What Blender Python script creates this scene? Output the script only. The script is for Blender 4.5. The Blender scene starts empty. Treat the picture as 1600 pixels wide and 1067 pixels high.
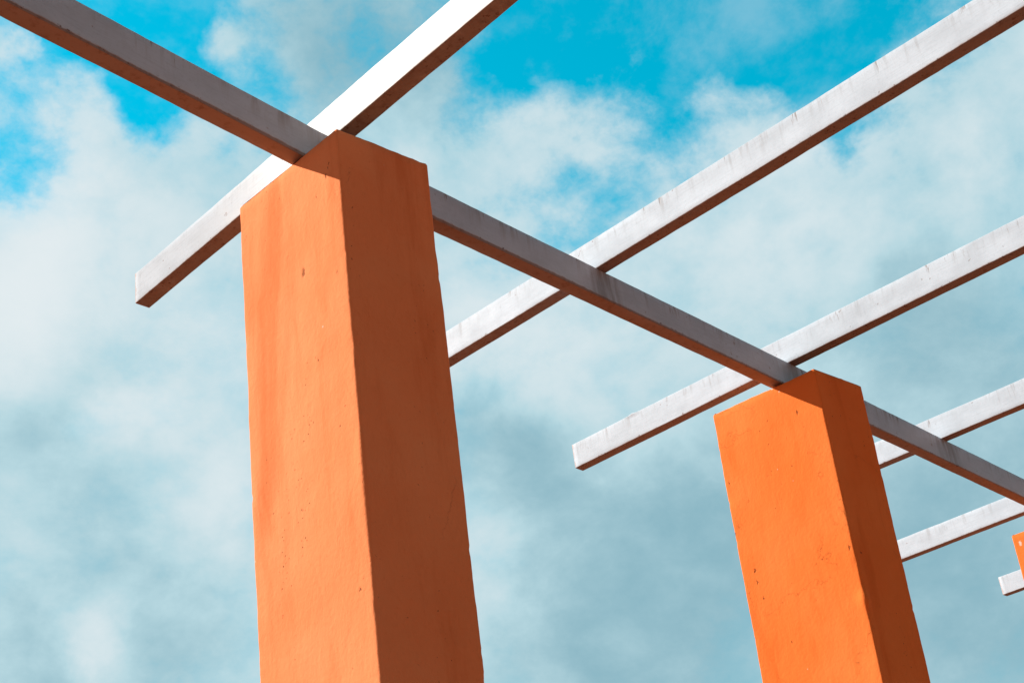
import bpy, bmesh, math, random
from mathutils import Vector, Matrix, noise

S = bpy.context.scene
C = S.collection
U = 3.0            # metres per unit of the surveyed layout
EYE = 1.6          # camera height above the ground
TOP = EYE + U      # height of the pillar tops

# ------------------------------------------------------------------ camera
cam_d = bpy.data.cameras.new('camera'); cam = bpy.data.objects.new('camera', cam_d); C.objects.link(cam)
FWD = Vector((0.694046, 0.592012, 0.409660)); RGT = Vector((0.684981, -0.718161, -0.122659)); UPV = Vector((-0.221586, -0.365740, 0.903955))
cam.matrix_world = Matrix(((RGT.x, UPV.x, -FWD.x, 0), (RGT.y, UPV.y, -FWD.y, 0), (RGT.z, UPV.z, -FWD.z, EYE), (0, 0, 0, 1)))
cam_d.sensor_width = 36.0; cam_d.lens = 2221.73 / 1600 * 36.0
cam_d.shift_x = -25.84 / 1600; cam_d.shift_y = 218.0 / 1600
cam_d.clip_start = 0.05; cam_d.clip_end = 5000
S.camera = cam

# ------------------------------------------------------------------ exposure
S.view_settings.view_transform = 'Standard'; S.view_settings.look = 'None'
S.view_settings.exposure = 0.25; S.view_settings.gamma = 1.0; S.view_settings.use_curve_mapping = False

# ------------------------------------------------------------------ sun
SUN = Vector((-0.80, 1.0, 0.92)).normalized()      # towards the sun
sl = bpy.data.lights.new('sun', 'SUN'); sl.energy = 5.0; sl.angle = math.radians(0.55); sl.color = (1.0, 0.965, 0.905)
so = bpy.data.objects.new('sun', sl); C.objects.link(so)
so.rotation_euler = SUN.to_track_quat('Z', 'Y').to_euler(); so.location = SUN * 60

# ------------------------------------------------------------------ node helpers
class NT:
    def __init__(s, tree): s.t = tree; s.n = tree.nodes; s.l = tree.links
    def node(s, kind, **kw):
        n = s.n.new(kind)
        for k, v in kw.items(): setattr(n, k, v)
        return n
    def put(s, sock, v):
        if isinstance(v, bpy.types.NodeSocket): s.l.new(v, sock)
        else: sock.default_value = v
    def m(s, op, a, b=None, c=None, clamp=False):
        n = s.node('ShaderNodeMath', operation=op, use_clamp=clamp); s.put(n.inputs[0], a)
        if b is not None: s.put(n.inputs[1], b)
        if c is not None: s.put(n.inputs[2], c)
        return n.outputs[0]
    def v(s, op, a, b=None, c=None):
        n = s.node('ShaderNodeVectorMath', operation=op); s.put(n.inputs[0], a)
        if b is not None: s.put(n.inputs['Scale'] if op == 'SCALE' else n.inputs[1], b)
        if c is not None: s.put(n.inputs[2], c)
        return n.outputs['Value'] if op in ('DOT_PRODUCT', 'LENGTH', 'DISTANCE') else n.outputs[0]
    def noise(s, vec, scale, detail=4, rough=0.5, dist=0.0, color=False):
        n = s.node('ShaderNodeTexNoise'); s.put(n.inputs['Vector'], vec); n.inputs['Scale'].default_value = scale
        n.inputs['Detail'].default_value = detail; n.inputs['Roughness'].default_value = rough; n.inputs['Distortion'].default_value = dist
        return n.outputs['Color' if color else 'Fac']
    def mr(s, x, a, b, c=0.0, d=1.0, smooth=True):
        n = s.node('ShaderNodeMapRange'); n.interpolation_type = 'SMOOTHSTEP' if smooth else 'LINEAR'
        for i, q in enumerate((x, a, b, c, d)): s.put(n.inputs[i], q)
        return n.outputs[0]
    def mix(s, f, a, b, blend='MIX'):
        n = s.node('ShaderNodeMix', data_type='RGBA', blend_type=blend); s.put(n.inputs[0], f)
        s.put(n.inputs[6], a if isinstance(a, bpy.types.NodeSocket) else (*a, 1)); s.put(n.inputs[7], b if isinstance(b, bpy.types.NodeSocket) else (*b, 1))
        return n.outputs[2]
    def ramp(s, x, stops):
        n = s.node('ShaderNodeValToRGB'); s.put(n.inputs[0], x); e = n.color_ramp.elements
        while len(e) < len(stops): e.new(0.5)
        for q, (p, c) in zip(e, stops): q.position = p; q.color = (*c, 1)
        return n.outputs[0]
    def sep(s, v):
        n = s.node('ShaderNodeSeparateXYZ'); s.put(n.inputs[0], v); return n.outputs
    def comb(s, x, y, z):
        n = s.node('ShaderNodeCombineXYZ'); s.put(n.inputs[0], x); s.put(n.inputs[1], y); s.put(n.inputs[2], z); return n.outputs[0]

# ------------------------------------------------------------------ sky: physical sky with broken cloud by direction
# (azimuth, elevation, angular size, change of cloud cover, change of cloud brightness)
CLOUDS = [
    (0.9610, 0.7487, 0.0437, -1.30, 0.00),
    (1.0708, 0.7184, 0.0369, -1.25, 0.00),
    (0.8640, 0.7354, 0.0212, 0.35, 0.00),
    (1.0523, 0.6940, 0.0166, 0.35, 0.10),
    (0.7358, 0.6958, 0.0303, 0.30, 0.00),
    (0.5626, 0.6818, 0.0194, 0.25, 0.05),
    (0.7384, 0.6449, 0.0307, 0.30, 0.10),
    (0.9976, 0.6910, 0.0210, -1.20, 0.00),
    (1.0960, 0.6461, 0.0249, -1.00, 0.00),
    (0.8858, 0.7112, 0.0213, -0.35, 0.00),
    (0.9096, 0.7256, 0.0127, 0.75, 0.10),
    (0.9293, 0.7213, 0.0127, 0.30, 0.00),
    (1.1061, 0.7092, 0.0102, 0.70, 0.20),
    (0.8038, 0.7375, 0.0426, -0.20, -0.40),
    (0.8455, 0.7227, 0.0256, 0.10, -0.10),
    (0.6207, 0.7246, 0.0386, -0.95, 0.00),
    (0.5539, 0.7140, 0.0427, -1.00, 0.00),
    (0.4771, 0.7030, 0.0467, -1.00, 0.00),
    (0.4024, 0.6765, 0.0379, -1.00, 0.00),
    (0.3188, 0.6693, 0.0248, -0.80, 0.00),
    (0.6783, 0.6984, 0.0260, -0.60, 0.00),
    (0.4085, 0.6504, 0.0233, -0.70, 0.00),
    (0.5397, 0.6411, 0.0283, -0.65, 0.00),
    (0.6048, 0.5977, 0.0265, -0.60, 0.00),
    (0.7669, 0.6771, 0.0348, -0.30, 0.00),
    (0.4604, 0.6675, 0.0192, -0.40, 0.00),
    (0.7058, 0.7346, 0.0300, -0.15, -0.15),
    (0.6788, 0.6081, 0.0354, -0.25, 0.00),
    (0.3498, 0.6576, 0.0250, 0.50, 0.00),
    (1.0520, 0.6738, 0.0292, 0.60, 0.10),
    (0.9695, 0.6611, 0.0341, 0.30, 0.10),
    (1.0757, 0.6189, 0.0377, 0.30, 0.35),
    (1.0883, 0.5599, 0.0337, 0.20, 0.40),
    (0.5888, 0.6670, 0.0348, 0.40, 0.10),
    (0.4877, 0.6500, 0.0258, 0.40, 0.05),
    (0.6508, 0.6394, 0.0351, 0.20, 0.15),
    (0.4297, 0.5753, 0.0518, 0.20, 0.15),
    (1.0212, 0.7080, 0.0167, 0.30, 0.00),
    (0.3871, 0.5154, 0.0344, 0.10, -0.25),
    (0.7028, 0.4314, 0.0360, 0.30, -0.45),
    (0.5877, 0.3826, 0.0492, 0.30, -0.25),
    (0.4101, 0.3026, 0.0774, 0.40, -0.50),
    (0.3702, 0.4439, 0.0558, 0.30, -0.20),
    (0.6412, 0.3007, 0.0669, 0.40, -0.40),
    (0.5076, 0.4766, 0.0442, 0.20, 0.00),
    (0.6941, 0.3261, 0.0403, 0.20, -0.10),
    (1.0719, 0.4634, 0.0468, 0.30, -0.15),
    (0.9775, 0.3549, 0.0435, 0.30, -0.25),
    (1.0451, 0.4982, 0.0257, 0.20, -0.05),
    (1.0077, 0.4814, 0.0173, 0.00, 0.35),
    (1.0394, 0.3397, 0.0171, 0.10, 0.50),
    (1.0732, 0.3194, 0.0295, 0.30, -0.35),
    (0.9477, 0.4282, 0.0264, 0.10, 0.25),
    (0.9489, 0.5246, 0.0394, 0.10, 0.20),
    (0.7352, 0.3764, 0.0270, 0.20, 0.30),
    (0.7212, 0.5465, 0.0402, 0.10, 0.20),
    (0.6303, 0.4986, 0.0537, 0.10, 0.15),
    (0.4879, 0.5534, 0.0438, 0.10, 0.15),
    (1.0084, 0.3992, 0.0649, 0.20, 0.05),
]
world = bpy.data.worlds.new('World'); S.world = world; world.use_nodes = True
w = NT(world.node_tree); w.n.clear()
sky = w.node('ShaderNodeTexSky', sky_type='NISHITA'); sky.sun_disc = False
sky.sun_elevation = math.asin(SUN.z); sky.sun_rotation = math.atan2(SUN.x, SUN.y)
sky.altitude = 50; sky.air_density = 1.0; sky.dust_density = 0.6; sky.ozone_density = 2.0
D = w.node('ShaderNodeTexCoord').outputs['Generated']
wn = w.v('SUBTRACT', w.noise(D, 5.0, 6, 0.55, color=True), (0.5, 0.5, 0.5))
wn2 = w.v('SUBTRACT', w.noise(D, 17.0, 5, 0.6, color=True), (0.5, 0.5, 0.5))
Dw = w.v('NORMALIZE', w.v('ADD', w.v('ADD', D, w.v('SCALE', wn, 0.10)), w.v('SCALE', wn2, 0.05)))
cov = None; lum = None
for az, el, sg, dc, dl in CLOUDS:
    d = (math.cos(el) * math.cos(az), math.cos(el) * math.sin(az), math.sin(el))
    g = w.m('EXPONENT', w.m('DIVIDE', w.m('SUBTRACT', w.v('DOT_PRODUCT', Dw, d), 1.0), sg * sg))
    if dc: cov = w.m('MULTIPLY', g, dc) if cov is None else w.m('MULTIPLY_ADD', g, dc, cov)
    if dl: lum = w.m('MULTIPLY', g, dl) if lum is None else w.m('MULTIPLY_ADD', g, dl, lum)
dz = w.sep(D)
flat = w.comb(dz[0], dz[1], w.m('MULTIPLY', dz[2], 1.35))          # cloud streaks lie flatter than they are wide
n1 = w.noise(flat, 8.5, 12, 0.60, 0.25)
n2 = w.noise(flat, 24.0, 10, 0.64, 0.1)
n3 = w.noise(flat, 3.0, 5, 0.5)
front = w.mr(w.v('DOT_PRODUCT', D, tuple(FWD)), 0.35, 0.85)        # cloud bank fills this quarter; unseen sky elsewhere thinned and dimmed to lower fill light
base = w.m('ADD', w.m('MULTIPLY', front, 0.85), 0.10)
c = w.m('ADD', base, cov)
c = w.m('MULTIPLY_ADD', w.m('SUBTRACT', n1, 0.5), 1.7, c)
c = w.m('MULTIPLY_ADD', w.m('SUBTRACT', n2, 0.5), 1.4, c)
cover = w.m('ADD', w.m('MULTIPLY', w.mr(c, -0.08, 0.85), 0.93), w.m('MULTIPLY', w.mr(c, 0.8, 1.3), 0.07))
lm = w.m('ADD', 0.58, lum)
lm = w.m('MULTIPLY_ADD', w.m('SUBTRACT', n3, 0.5), 0.35, lm)
lm = w.m('MULTIPLY_ADD', w.m('SUBTRACT', n1, 0.5), 0.85, lm)
lm = w.m('MULTIPLY_ADD', w.m('SUBTRACT', n2, 0.5), 0.45, lm)
lm = w.m('DIVIDE', 1.0, w.m('ADD', 1.0, w.m('EXPONENT', w.m('MULTIPLY', w.m('SUBTRACT', lm, 0.5), -4.0))))
cover = w.m('MAXIMUM', cover, w.m('MULTIPLY', w.mr(w.m('ADD', w.m('MULTIPLY', n1, 0.7), w.m('MULTIPLY', n2, 0.3)), 0.42, 0.62), 0.26))
cloud = w.ramp(lm, [(0.0, (1.6, 3.35, 4.1)), (0.5, (4.0, 5.75, 6.3)), (1.0, (6.7, 7.2, 7.4))])
hs = w.node('ShaderNodeHueSaturation'); hs.inputs['Hue'].default_value = 0.445; hs.inputs['Saturation'].default_value = 1.6; w.put(hs.inputs['Value'], w.mr(front, 0.0, 1.0, 0.42, 2.1))
w.put(hs.inputs['Color'], sky.outputs[0])
cloud = w.mix(front, w.mix(1.0, cloud, (0.5, 0.42, 0.38), 'MULTIPLY'), cloud)
col = w.mix(cover, hs.outputs[0], cloud)
bg = w.node('ShaderNodeBackground'); w.put(bg.inputs['Color'], col); bg.inputs['Strength'].default_value = 0.1
wo = w.node('ShaderNodeOutputWorld'); w.l.new(bg.outputs[0], wo.inputs[0])

# ------------------------------------------------------------------ materials
def material(name):
    m = bpy.data.materials.new(name); m.use_nodes = True; t = NT(m.node_tree); t.n.clear()
    b = t.node('ShaderNodeBsdfPrincipled'); o = t.node('ShaderNodeOutputMaterial'); t.l.new(b.outputs[0], o.inputs[0])
    return m, t, b

def stucco(name, base, pale, dark, gouges, seed, scuffs=(), cracks=0.0):
    m, t, b = material(name)
    P = t.node('ShaderNodeTexCoord').outputs['Object']
    Q = t.v('ADD', P, (seed * 3.1, seed * 1.7, seed * 5.3))
    big = t.noise(Q, 1.6, 4, 0.55)
    xyz = t.sep(Q)
    tall = t.comb(xyz[0], xyz[1], t.m('MULTIPLY', xyz[2], 0.16))
    runs = t.noise(tall, 9.0, 5, 0.6)
    fine = t.noise(Q, 60.0, 5, 0.65)
    col = t.mix(t.mr(big, 0.35, 0.68), base, pale)
    col = t.mix(t.m('MULTIPLY', t.mr(runs, 0.52, 0.74), 0.38), col, dark)
    blot = t.noise(tall, 4.0, 6, 0.62, 0.6)
    col = t.mix(t.m('MULTIPLY', t.mr(blot, 0.54, 0.72), 0.50), col, dark)
    col = t.mix(t.m('MULTIPLY', t.mr(fine, 0.55, 0.8), 0.3), col, dark)
    col = t.mix(t.m('MULTIPLY', t.mr(fine, 0.47, 0.2), 0.3), col, pale)
    # pin holes in the render, clustered
    vo = t.node('ShaderNodeTexVoronoi'); vo.inputs['Scale'].default_value = 52.0; t.put(vo.inputs['Vector'], t.v('ADD', Q, t.v('SCALE', t.noise(Q, 30, 2, color=True), 0.03)))
    few = t.m('MULTIPLY', t.mr(t.noise(tall, 7.0, 3), 0.53, 0.63), t.mr(t.sep(vo.outputs['Color'])[0], 0.60, 0.62))
    pit = t.m('MULTIPLY', t.mr(vo.outputs['Distance'], 0.17, 0.08), few)
    # hairline cracks
    cr = t.node('ShaderNodeTexVoronoi', feature='DISTANCE_TO_EDGE'); cr.inputs['Scale'].default_value = 1.9
    t.put(cr.inputs['Vector'], t.v('ADD', Q, t.v('SCALE', t.noise(Q, 7.0, 6, 0.65, color=True), 0.22)))
    hair = t.m('MULTIPLY', t.mr(cr.outputs['Distance'], 0.0022, 0.0006), t.mr(t.noise(Q, 2.2, 2), 0.58 - cracks, 0.66 - cracks))
    gsum = None
    jit = t.v('ADD', P, t.v('SCALE', t.v('SUBTRACT', t.noise(P, 70, 3, 0.6, color=True), (0.5, 0.5, 0.5)), 0.022))
    for gx, gy, gz, r, st in gouges:
        dv = t.v('MULTIPLY', t.v('SUBTRACT', jit, (gx, gy, gz)), (1, 1, 1 / st))
        q = t.mr(t.v('LENGTH', dv), r * 0.85, r * 0.3)
        gsum = q if gsum is None else t.m('MAXIMUM', gsum, q)
    mark = t.m('MAXIMUM', pit, t.m('MULTIPLY', hair, 0.45))
    if gsum is not None: mark = t.m('MAXIMUM', mark, gsum)
    col = t.mix(t.m('MULTIPLY', mark, 0.68), col, (0.16, 0.05, 0.022))
    # a few chips where the white undercoat shows
    v2 = t.node('ShaderNodeTexVoronoi'); v2.inputs['Scale'].default_value = 15.0; t.put(v2.inputs['Vector'], t.v('ADD', Q, (4.2, 1.3, 0.4)))
    chip = t.m('MULTIPLY', t.mr(v2.outputs['Distance'], 0.07, 0.04), t.mr(t.sep(v2.outputs['Color'])[1], 0.90, 0.91))
    col = t.mix(t.m('MULTIPLY', chip, 0.7), col, (0.75, 0.55, 0.42))
    for gx, gy, gz, r, st in scuffs:       # bare pale plaster where paint has flaked
        dv = t.v('MULTIPLY', t.v('SUBTRACT', jit, (gx, gy, gz)), (1, 1, 1 / st))
        col = t.mix(t.m('MULTIPLY', t.mr(t.v('LENGTH', dv), r, r * 0.5), 0.75), col, (0.80, 0.66, 0.58))
    t.put(b.inputs['Base Color'], col); b.inputs['Roughness'].default_value = 0.95; b.inputs['Specular IOR Level'].default_value = 0.08
    trowel = t.noise(t.v('MULTIPLY', Q, (1, 1, 0.5)), 14.0, 5, 0.6, 0.4)
    h = t.m('ADD', t.m('MULTIPLY', fine, 0.0024), t.m('MULTIPLY', trowel, 0.0045))
    h = t.m('ADD', h, t.m('MULTIPLY', t.noise(Q, 210.0, 3, 0.6), 0.0006))
    h = t.m('SUBTRACT', h, t.m('MULTIPLY', mark, 0.004))
    bp = t.node('ShaderNodeBump'); bp.inputs['Strength'].default_value = 0.75; bp.inputs['Distance'].default_value = 1.0; t.put(bp.inputs['Height'], h)
    t.l.new(bp.outputs[0], b.inputs['Normal'])
    return m

def painted_steel(name, base, rough, drip=1.0, rust=1.0, h=0.14, seed=0.0, under=0.5, glare=None, joints=()):
    """white paint on a box section; object space: x along, y across, z up from the underside"""
    m, t, b = material(name)
    P = t.node('ShaderNodeTexCoord').outputs['Object']; Q = t.v('ADD', P, (seed * 7.3, seed, seed * 2.1))
    q = t.sep(Q); z = t.sep(P)[2]
    up = t.m('DIVIDE', z, h)
    big = t.noise(t.v('MULTIPLY', Q, (1, 1, 1.5)), 5.0, 5, 0.6)
    fine = t.noise(Q, 90.0, 4, 0.6)
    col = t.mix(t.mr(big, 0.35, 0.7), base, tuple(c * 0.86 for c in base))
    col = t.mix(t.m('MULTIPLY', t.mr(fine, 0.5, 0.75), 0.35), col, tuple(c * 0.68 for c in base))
    if glare:      # sun glare painted into colour and gloss, growing away from the free end
        glare_f = t.mr(t.m('ADD', t.sep(P)[0], t.m('MULTIPLY', big, 0.8)), 0.75, 1.75)
        col = t.mix(glare_f, col, glare)
        t.put(b.inputs['Specular IOR Level'], t.m('MULTIPLY_ADD', glare_f, 0.25, 0.05)); rough = t.m('MULTIPLY_ADD', glare_f, -0.3, 0.85)
    grain = t.noise(t.v('MULTIPLY', Q, (0.035, 1, 1)), 170.0, 4, 0.65)
    col = t.mix(t.m('MULTIPLY', t.mr(grain, 0.48, 0.70), 0.30), col, tuple(c * 0.66 for c in base))
    # grime washed down the side from the top edge
    dn = t.noise(t.comb(t.m('MULTIPLY', q[0], 1.0), q[1], t.m('MULTIPLY', q[2], 0.09)), 26.0, 4, 0.62)
    where = t.mr(t.noise(t.comb(q[0], 0.0, 0.0), 2.6, 3), 0.38, 0.58)
    dm = t.m('MULTIPLY', t.m('MULTIPLY', t.mr(dn, 0.49, 0.68), where), t.mr(up, 0.15, 0.95))
    col = t.mix(t.m('MULTIPLY', dm, 0.55 * drip), col, (0.27, 0.24, 0.22))
    for jx in joints:      # dark reflection below each crossbeam, painted into the colour as streaks
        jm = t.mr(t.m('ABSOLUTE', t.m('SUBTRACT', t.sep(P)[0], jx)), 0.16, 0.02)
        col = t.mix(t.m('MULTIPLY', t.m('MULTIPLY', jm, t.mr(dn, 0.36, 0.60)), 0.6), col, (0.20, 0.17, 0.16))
    # short rusty runs starting at the top edge
    d2 = t.noise(t.comb(q[0], q[1], t.m('MULTIPLY', q[2], 0.16)), 60.0, 3, 0.55)
    w2 = t.mr(t.noise(t.comb(t.m('ADD', q[0], 9.0), 0.0, 0.0), 4.0, 2), 0.46, 0.60)
    rm = t.m('MULTIPLY', t.m('MULTIPLY', t.mr(d2, 0.57, 0.67), w2), t.mr(up, 0.45, 0.98))
    col = t.mix(t.m('MULTIPLY', rm, 0.75 * drip), col, (0.20, 0.115, 0.07))
    # freckles of rust
    vo = t.node('ShaderNodeTexVoronoi'); vo.inputs['Scale'].default_value = 26.0; t.put(vo.inputs['Vector'], t.v('ADD', Q, t.v('SCALE', t.noise(Q, 45, 3, color=True), 0.05)))
    fm = t.m('MULTIPLY', t.mr(vo.outputs['Distance'], 0.20, 0.08), t.mr(t.sep(vo.outputs['Color'])[0], 0.86, 0.88))
    col = t.mix(t.m('MULTIPLY', fm, 0.6 * rust), col, (0.22, 0.10, 0.055))
    # rust bleeding from the lower arris and blooming over the underside
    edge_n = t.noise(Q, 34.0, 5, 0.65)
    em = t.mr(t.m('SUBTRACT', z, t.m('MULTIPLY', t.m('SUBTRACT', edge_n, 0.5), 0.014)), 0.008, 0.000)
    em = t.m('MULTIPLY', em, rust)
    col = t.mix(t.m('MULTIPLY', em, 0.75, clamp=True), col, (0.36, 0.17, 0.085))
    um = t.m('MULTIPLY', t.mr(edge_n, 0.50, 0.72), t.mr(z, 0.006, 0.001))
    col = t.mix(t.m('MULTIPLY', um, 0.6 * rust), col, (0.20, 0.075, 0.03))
    # underside mixed towards a dark brown, rust along the arris of the cut end, dark dots of rust on the lower arris
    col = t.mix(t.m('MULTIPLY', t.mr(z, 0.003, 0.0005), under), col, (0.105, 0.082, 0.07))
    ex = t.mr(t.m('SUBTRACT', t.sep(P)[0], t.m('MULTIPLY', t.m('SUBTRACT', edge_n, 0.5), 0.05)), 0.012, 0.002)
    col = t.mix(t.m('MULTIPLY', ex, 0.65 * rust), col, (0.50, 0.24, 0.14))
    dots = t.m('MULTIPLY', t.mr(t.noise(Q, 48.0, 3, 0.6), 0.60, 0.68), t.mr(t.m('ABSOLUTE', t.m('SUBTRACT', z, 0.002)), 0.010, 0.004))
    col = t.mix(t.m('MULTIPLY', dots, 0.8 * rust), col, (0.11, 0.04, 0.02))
    t.put(b.inputs['Base Color'], col)
    t.put(b.inputs['Roughness'], t.m('ADD', rough, t.m('MULTIPLY', t.m('SUBTRACT', t.noise(Q, 18, 4), 0.5), 0.22)))
    if not glare: b.inputs['Specular IOR Level'].default_value = 0.25
    brush = t.noise(t.v('MULTIPLY', Q, (0.06, 1, 1)), 150.0, 3, 0.6)
    hh = t.m('ADD', t.m('MULTIPLY', brush, 0.00022), t.m('MULTIPLY', t.noise(Q, 45.0, 4, 0.6), 0.0007))
    hh = t.m('SUBTRACT', hh, t.m('MULTIPLY', t.m('MAXIMUM', fm, rm), 0.0008))
    bp = t.node('ShaderNodeBump'); bp.inputs['Strength'].default_value = 0.6; bp.inputs['Distance'].default_value = 1.0; t.put(bp.inputs['Height'], hh)
    t.l.new(bp.outputs[0], b.inputs['Normal'])
    return m

# ------------------------------------------------------------------ ground
def tag(o, label, cat, group=None):
    o['label'] = label; o['category'] = cat; o['kind'] = 'thing'
    if group: o['group'] = group
    return o

gm, t, b = material('red_clay_paving')
P = t.node('ShaderNodeTexCoord').outputs['Object']
br = t.node('ShaderNodeTexBrick'); br.inputs['Scale'].default_value = 4.0; t.put(br.inputs['Vector'], P)
br.inputs['Color1'].default_value = (0.36, 0.10, 0.035, 1); br.inputs['Color2'].default_value = (0.31, 0.085, 0.03, 1); br.inputs['Mortar'].default_value = (0.25, 0.13, 0.08, 1)
br.inputs['Mortar Size'].default_value = 0.02
gc = t.mix(t.m('MULTIPLY', t.noise(P, 0.7, 5), 0.4), br.outputs[0], (0.26, 0.08, 0.03))
t.put(b.inputs['Base Color'], gc); b.inputs['Roughness'].default_value = 0.85
me = bpy.data.meshes.new('ground'); R = 2500.0
me.from_pydata([(-R, -R, 0), (R, -R, 0), (R, R, 0), (-R, R, 0)], [], [(0, 1, 2, 3)]); me.materials.append(gm)
go = bpy.data.objects.new('ground', me); C.objects.link(go); go['kind'] = 'structure'

# ------------------------------------------------------------------ pillars
def fbm(x, y, z, o=3):
    return noise.fractal(Vector((x, y, z)), 0.6, 2.0, o, noise_basis='PERLIN_ORIGINAL')

def pillar(a, bb, c, lean, tops, mat, seed, bumps=()):
    """a, bb, c: the far-left, nearest and right corners (survey units, at the top); tops: unevenness of the top"""
    quad = [Vector(p) * U for p in (bb, c, (a[0] + c[0] - bb[0], a[1] + c[1] - bb[1]), a)]
    org = quad[0].copy(); quad = [q - org for q in quad]
    zt = [TOP + tops[1] * U, TOP + tops[2] * U, TOP + (tops[0] + tops[2] - tops[1]) * U, TOP + tops[0] * U]
    lean = Vector(lean)
    r = 0.007; ring = []      # (pos2d, normal2d, edge weight, top height)
    ctr = sum(quad, Vector((0, 0))) / 4
    n = 4
    for i in range(n):
        p0, p1, p2 = quad[i - 1], quad[i], quad[(i + 1) % n]
        d0 = (p0 - p1).normalized(); d1 = (p2 - p1).normalized()
        na = Vector((-d0.y, d0.x)); nb = Vector((d1.y, -d1.x))
        if na.dot(p1 - ctr) < 0: na = -na
        if nb.dot(p1 - ctr) < 0: nb = -nb
        cc = p1 - (na + nb) * r
        for k in range(5):
            nn = na.lerp(nb, k / 4).normalized(); ring.append((cc + nn * r, nn, 1.0, zt[i]))
        L = (p2 - p1).length; seg = max(4, int(L / 0.016)); j = (i + 1) % n
        for k in range(1, seg):
            f = k / seg; s = f * L
            if s < r * 1.3 or L - s < r * 1.3: continue
            ring.append((p1.lerp(p2, f), nb, max(0, 1 - min(s, L - s) / 0.03), zt[i] * (1 - f) + zt[j] * f))
    depths = [(0.0, 0.014), (0.0012, 0.008), (0.005, 0.003), (0.011, 0.0)] + [(0.02 + 0.018 * k, 0.0) for k in range(1, 110)] + [(2.1 + 0.1 * k, 0) for k in range(0, 24)]
    verts = []; faces = []
    for dep, inset in depths:
        for p, nn, ew, z0 in ring:
            z = z0 - dep
            x, y = p.x + seed * 13, p.y + seed * 7
            d = 0.0008 + 0.0030 * fbm(x * 2.2, y * 2.2, z * 1.6) + 0.0008 * fbm(x * 14, y * 14, z * 11)
            d += ew * (0.0006 * fbm(x * 40 + 5, y * 40, z * 38, 2) + 0.0010 * fbm(x * 3, y * 3 + 9, z * 4.5, 3))
            nick = fbm(x * 22 + 31, y * 22, z * 34, 3)
            if ew > 0.5 and nick > 0.55: d -= min(0.003, (nick - 0.55) * 0.03) * ew
            te = max(0.0, 1 - dep / 0.02)
            zz = z + te * 0.0035 * fbm(x * 16, y * 16, seed + 3.0, 3)
            for bx, by, bz, br_, bh in bumps:
                q = ((p.x - bx) ** 2 + (p.y - by) ** 2) / (0.03 ** 2) + ((z - bz) / br_) ** 2
                d += bh * math.exp(-q)
            q = p - nn * inset + nn * d + lean * (dep)
            verts.append((q.x, q.y, max(zz, 0.0)))
    N = len(ring)
    for k in range(len(depths) - 1):
        for i in range(N):
            j = (i + 1) % N
            faces.append((k * N + i, (k + 1) * N + i, (k + 1) * N + j, k * N + j))
    faces.append(tuple(range(N)))
    me = bpy.data.meshes.new('pillar'); me.from_pydata(verts, [], faces); me.materials.append(mat)
    bm = bmesh.new(); bm.from_mesh(me); bmesh.ops.recalc_face_normals(bm, faces=bm.faces)
    for f in bm.faces: f.smooth = True
    bm.to_mesh(me); bm.free()
    o = bpy.data.objects.new('pillar', me); C.objects.link(o); o.location = (org.x, org.y, 0)
    return o

G1 = [(-0.005, 0.207, 4.143, .014, 2.2), (-0.002, 0.054, 4.46, .004, 2.5), (-0.002, 0.066, 4.434, .006, 3.0), (-0.001, 0.048, 4.475, .003, 3), (-0.001, 0.135, 4.519, .0055, 2.2), (-0.002, 0.123, 4.385, .004, 1.5),
      (-0.004, 0.054, 4.211, .0035, 2), (-0.006, 0.043, 4.057, .004, 2), (-0.009, 0.176, 3.815, .004, 2.5), (-0.009, 0.165, 3.798, .0045, 2.5),
      (-0.012, 0.051, 3.586, .004, 2), (-0.012, 0.079, 3.539, .004, 2), (-0.013, 0.173, 3.488, .004, 2), (-0.014, 0.196, 3.35, .004, 2.2), (-0.016, 0.246, 3.257, .004, 3),
      (-0.016, 0.255, 3.224, .004, 2), (-0.016, 0.3, 3.22, .003, 2), (-0.018, 0.021, 3.027, .004, 2), (-0.019, 0.037, 3.004, .004, 3), (-0.021, 0.078, 2.83, .004, 3),
      (-0.021, 0.093, 2.792, .004, 2), (0.165, -0.004, 4.183, .006, 1), (0.095, -0.013, 3.244, .003, 1), (0.452, -0.004, 4.13, .003, 1), (0.065, -0.009, 3.647, .003, 1)]
G2 = [(0.001, 0.565, 4.226, .007, 2.2), (0.001, 0.535, 4.224, .005, 2), (0.002, 0.586, 3.971, .010, 1.6), (0.002, 0.479, 4.1, .005, 3), (0.003, 0.524, 3.767, .010, 1.6), (0.003, 0.522, 3.71, .005, 4),
      (0.004, 0.506, 3.627, .006, 2.5), (0.003, 0.21, 3.692, .005, 1), (0.003, 0.175, 3.698, .006, 1), (0.003, 0.155, 3.697, .005, 1), (0.003, 0.031, 3.703, .010, 2),
      (0.001, 0.133, 4.413, .007, 2.6), (0.001, 0.293, 4.437, .005, 2), (0.001, 0.112, 4.328, .006, 1.4), (0.002, 0.494, 4.083, .004, 2), (0.005, 0.41, 3.389, .005, 3),
      (0.058, 0.014, 3.684, .010, 1), (0.071, 0.004, 4.356, .006, 1), (-0.003, 0.011, 3.862, .010, 3)]
m1 = stucco('salmon_orange_stucco', (0.93, 0.275, 0.102), (0.97, 0.325, 0.132), (0.72, 0.155, 0.038), G1, 1.0, [(0.0, 0.25, 4.598, .012, .7), (0, 0.235, 4.585, .006, 2)])
m2 = stucco('bright_orange_stucco', (0.92, 0.198, 0.038), (0.95, 0.235, 0.055), (0.70, 0.12, 0.014), G2, 2.0, [(0.0, 0.27, 4.595, .012, .8), (0, 0.235, 4.59, .016, .8), (0, 0.20, 4.555, .005, 1)], 0.11)
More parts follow.
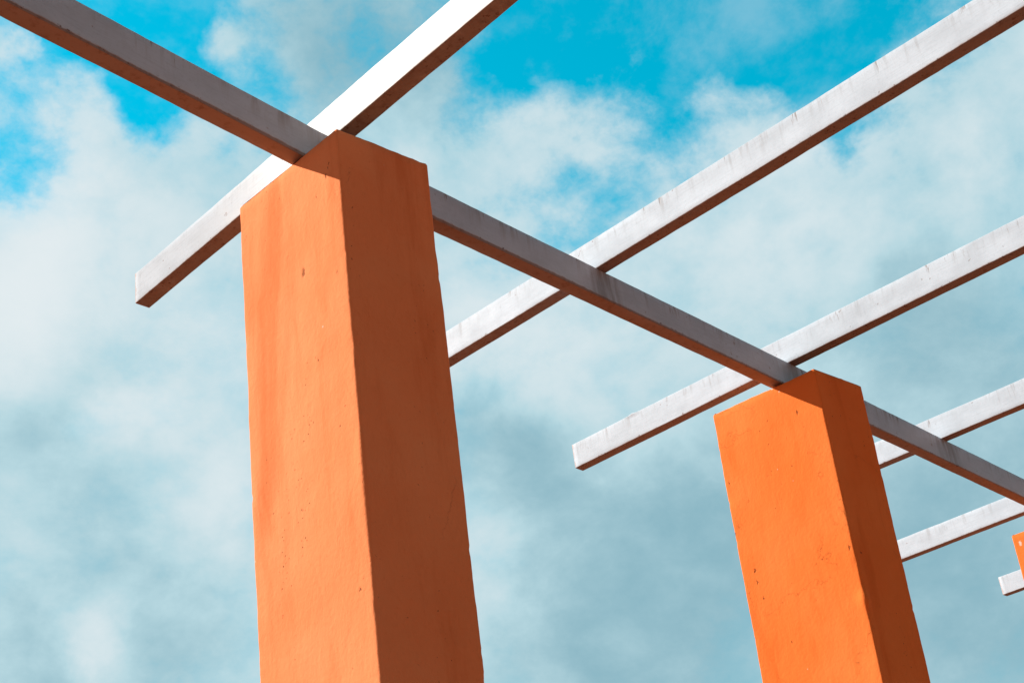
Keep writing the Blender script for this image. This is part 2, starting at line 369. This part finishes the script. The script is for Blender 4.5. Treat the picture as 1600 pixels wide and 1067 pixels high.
m3 = stucco('bright_orange_stucco_far', (0.92, 0.20, 0.038), (0.95, 0.24, 0.055), (0.70, 0.13, 0.018), [], 3.7, [(0.0, 0.52, 4.53, .012, 1.8)])
PG = 'orange pillars carrying the long beam'
o = pillar((0.84113, 1.09728), (0.83557, 0.91496), (0.96661, 0.91129), (-0.01168, -0.00952), (0.00007, -0.00432, 0.00645), m1, 1.0,
           bumps=((0.0, 0.0, 3.35, 0.20, 0.004), (0.0, 0.0, 4.45, 0.12, -0.003)))
tag(o, 'salmon orange stucco pillar, the largest and nearest, under the crossing with the glaring white beam', 'pillar', PG)
o = pillar((1.77105, 1.10523), (1.77164, 0.91147), (1.90481, 0.90693), (0.00373, 0.01510), (-0.00012, -0.0056, 0.00315), m2, 2.0,
           bumps=((0.0, 0.0, 3.46, 0.035, 0.012),))
tag(o, 'bright orange stucco pillar with hairline cracks, the middle one of three', 'pillar', PG)
o = pillar((2.8021, 1.0856), (2.8021, 0.8980), (2.9340, 0.8940), (0.0, 0.005), (0.0, -0.004, 0.003), m3, 3.0)
tag(o, 'orange stucco pillar farthest away, only a sliver showing at the right edge', 'pillar', PG)

# ------------------------------------------------------------------ beams
def beam(name, path, wdt, hgt, mat, seed, bump_at=None):
    """path: points of the lower arris facing the viewer's side, in metres; the section lies to the left of the path and above it"""
    p0, p1 = Vector(path[0]), Vector(path[-1])
    X = (p1 - p0).normalized(); Yv = Vector((0, 0, 1)).cross(X).normalized(); Z = X.cross(Yv)
    M = Matrix(((X.x, Yv.x, Z.x, p0.x), (X.y, Yv.y, Z.y, p0.y), (X.z, Yv.z, Z.z, p0.z), (0, 0, 0, 1)))
    inv = M.inverted(); loc = [inv @ Vector(p) for p in path]
    Ltot = loc[-1].x
    def off(x):
        for q0, q1 in zip(loc, loc[1:]):
            if x <= q1.x + 1e-6:
                f = (x - q0.x) / max(1e-6, q1.x - q0.x); return q0.y + (q1.y - q0.y) * f, q0.z + (q1.z - q0.z) * f
        return loc[-1].y, loc[-1].z
    r = 0.0035; sec = []
    corners = [(r, r, 180), (wdt - r, r, 270), (wdt - r, hgt - r, 0), (r, hgt - r, 90)]
    for ci, (cy, cz, a0) in enumerate(corners):
        for k in range(4):
            a = math.radians(a0 + 30 * k); sec.append((cy + r * math.cos(a), cz + r * math.sin(a), math.cos(a), math.sin(a), 1.0))
        ny, nz, _ = corners[(ci + 1) % 4]
        L = math.hypot(ny - cy, nz - cz); seg = max(2, int(L / 0.02))
        aa = math.radians(a0 + 90)
        for k in range(1, seg):
            f = k / seg; sec.append((cy + (ny - cy) * f + r * math.cos(aa), cz + (nz - cz) * f + r * math.sin(aa), math.cos(aa), math.sin(aa), 0.0))
    n = max(2, int(Ltot / 0.03)); xs = [(0.0, 0.003), (0.003, 0.0)] + [0.003 + (Ltot - 0.006) * k / n for k in range(1, n)] + [(Ltot - 0.003, 0.0), (Ltot, 0.003)]
    verts = []; faces = []; N = len(sec)
    for q in xs:
        x, ins = q if isinstance(q, tuple) else (q, 0.0)
        oy, oz = off(x)
        for (cy, cz, ny, nz, e) in sec:
            d = 0.0016 * fbm(x * 2.5 + seed * 9, cy * 4 + seed, cz * 6 + ny, 2) + 0.0007 * e * fbm(x * 22 + seed, cy * 20, cz * 20, 2) - ins
            if bump_at and e and nz > 0.3:
                d += 0.006 * math.exp(-((x - bump_at) / 0.02) ** 2)
            verts.append((x, oy + cy + ny * d, oz + cz + nz * d))
    K = len(xs)
    for k in range(K - 1):
        for i in range(N):
            j = (i + 1) % N; faces.append((k * N + i, k * N + j, (k + 1) * N + j, (k + 1) * N + i))
    faces.append(tuple(reversed(range(N)))); faces.append(tuple(range((K - 1) * N, K * N)))
    me = bpy.data.meshes.new(name); me.from_pydata(verts, [], faces); me.materials.append(mat)
    bm = bmesh.new(); bm.from_mesh(me); bmesh.ops.recalc_face_normals(bm, faces=bm.faces)
    for f in bm.faces: f.smooth = len(f.verts) == 4
    bm.to_mesh(me); bm.free()
    o = bpy.data.objects.new(name, me); C.objects.link(o); o.matrix_world = M
    return o

GW, GH, BW, BH = 0.02022 * U, 0.04784 * U, 0.02122 * U, 0.04641 * U
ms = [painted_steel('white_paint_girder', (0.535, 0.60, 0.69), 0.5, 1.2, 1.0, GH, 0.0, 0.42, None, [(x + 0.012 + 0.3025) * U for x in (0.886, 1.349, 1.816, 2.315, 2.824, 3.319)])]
gp = [(0.2, 0.95565, 0.00165), (0.87, 0.97908, -0.00125), (1.9, 0.97431, 0.0), (3.0, 0.96890, 0.0)]
gl = [(gp[0][0] + (gp[0][0] - gp[1][0]) * 0.75,) + tuple(gp[0][i] + (gp[0][i] - gp[1][i]) * 0.75 for i in (1, 2))] + gp[1:3] + [(3.75, 0.96890 - 0.0037, 0.0)]
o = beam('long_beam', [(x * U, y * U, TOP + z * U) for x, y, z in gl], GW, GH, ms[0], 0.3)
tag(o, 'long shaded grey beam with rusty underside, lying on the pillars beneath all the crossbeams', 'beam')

# cross beams: x at the long beam, drift in x per unit y, height offset, slope, far end y
CB = [(0.88646, 0.02223, -0.00087, -0.00638, 1.39906), (1.34864, 0.00434, 0.00049, 0.00203, 1.395), (1.81559, -0.01240, 0.00073, -0.00014, 1.43203),
      (2.31470, -0.00847, -0.00031, 0.00416, 1.39), (2.82405, 0.00461, -0.00117, -0.00331, 1.385), (3.31944, 0.00733, 0.00109, -0.00328, 1.34849)]
LB = ['glaring bright white crossbeam over the nearest pillar, its blunt end pointing left',
      'white crossbeam passing behind the nearest pillar, crossing the long beam midway between two pillars',
      'white crossbeam over the middle pillar, with a blunt rusty-edged free end and chipped top edge',
      'drip-stained white crossbeam just right of the middle pillar, near the right edge',
      'white crossbeam over the farthest pillar, low at the right and ending behind the middle pillar',
      'farthest white crossbeam, only its short rusty free end showing beside the sliver of pillar']
for i, (bx, yaw, bz, sl_, ye) in enumerate(CB):
    base = (0.63, 0.67, 0.72) if i == 0 else (0.63, 0.69, 0.76)
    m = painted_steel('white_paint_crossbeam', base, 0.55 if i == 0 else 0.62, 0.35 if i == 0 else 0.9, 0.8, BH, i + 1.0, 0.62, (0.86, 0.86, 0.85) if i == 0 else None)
    H0 = TOP + GH
    def pt(y):
        return ((bx + yaw * (y - 1)) * U, y * U, H0 + (bz + sl_ * (y - 1)) * U)
    # path runs from the far free end towards the viewer, so the section lies to its left (+x)
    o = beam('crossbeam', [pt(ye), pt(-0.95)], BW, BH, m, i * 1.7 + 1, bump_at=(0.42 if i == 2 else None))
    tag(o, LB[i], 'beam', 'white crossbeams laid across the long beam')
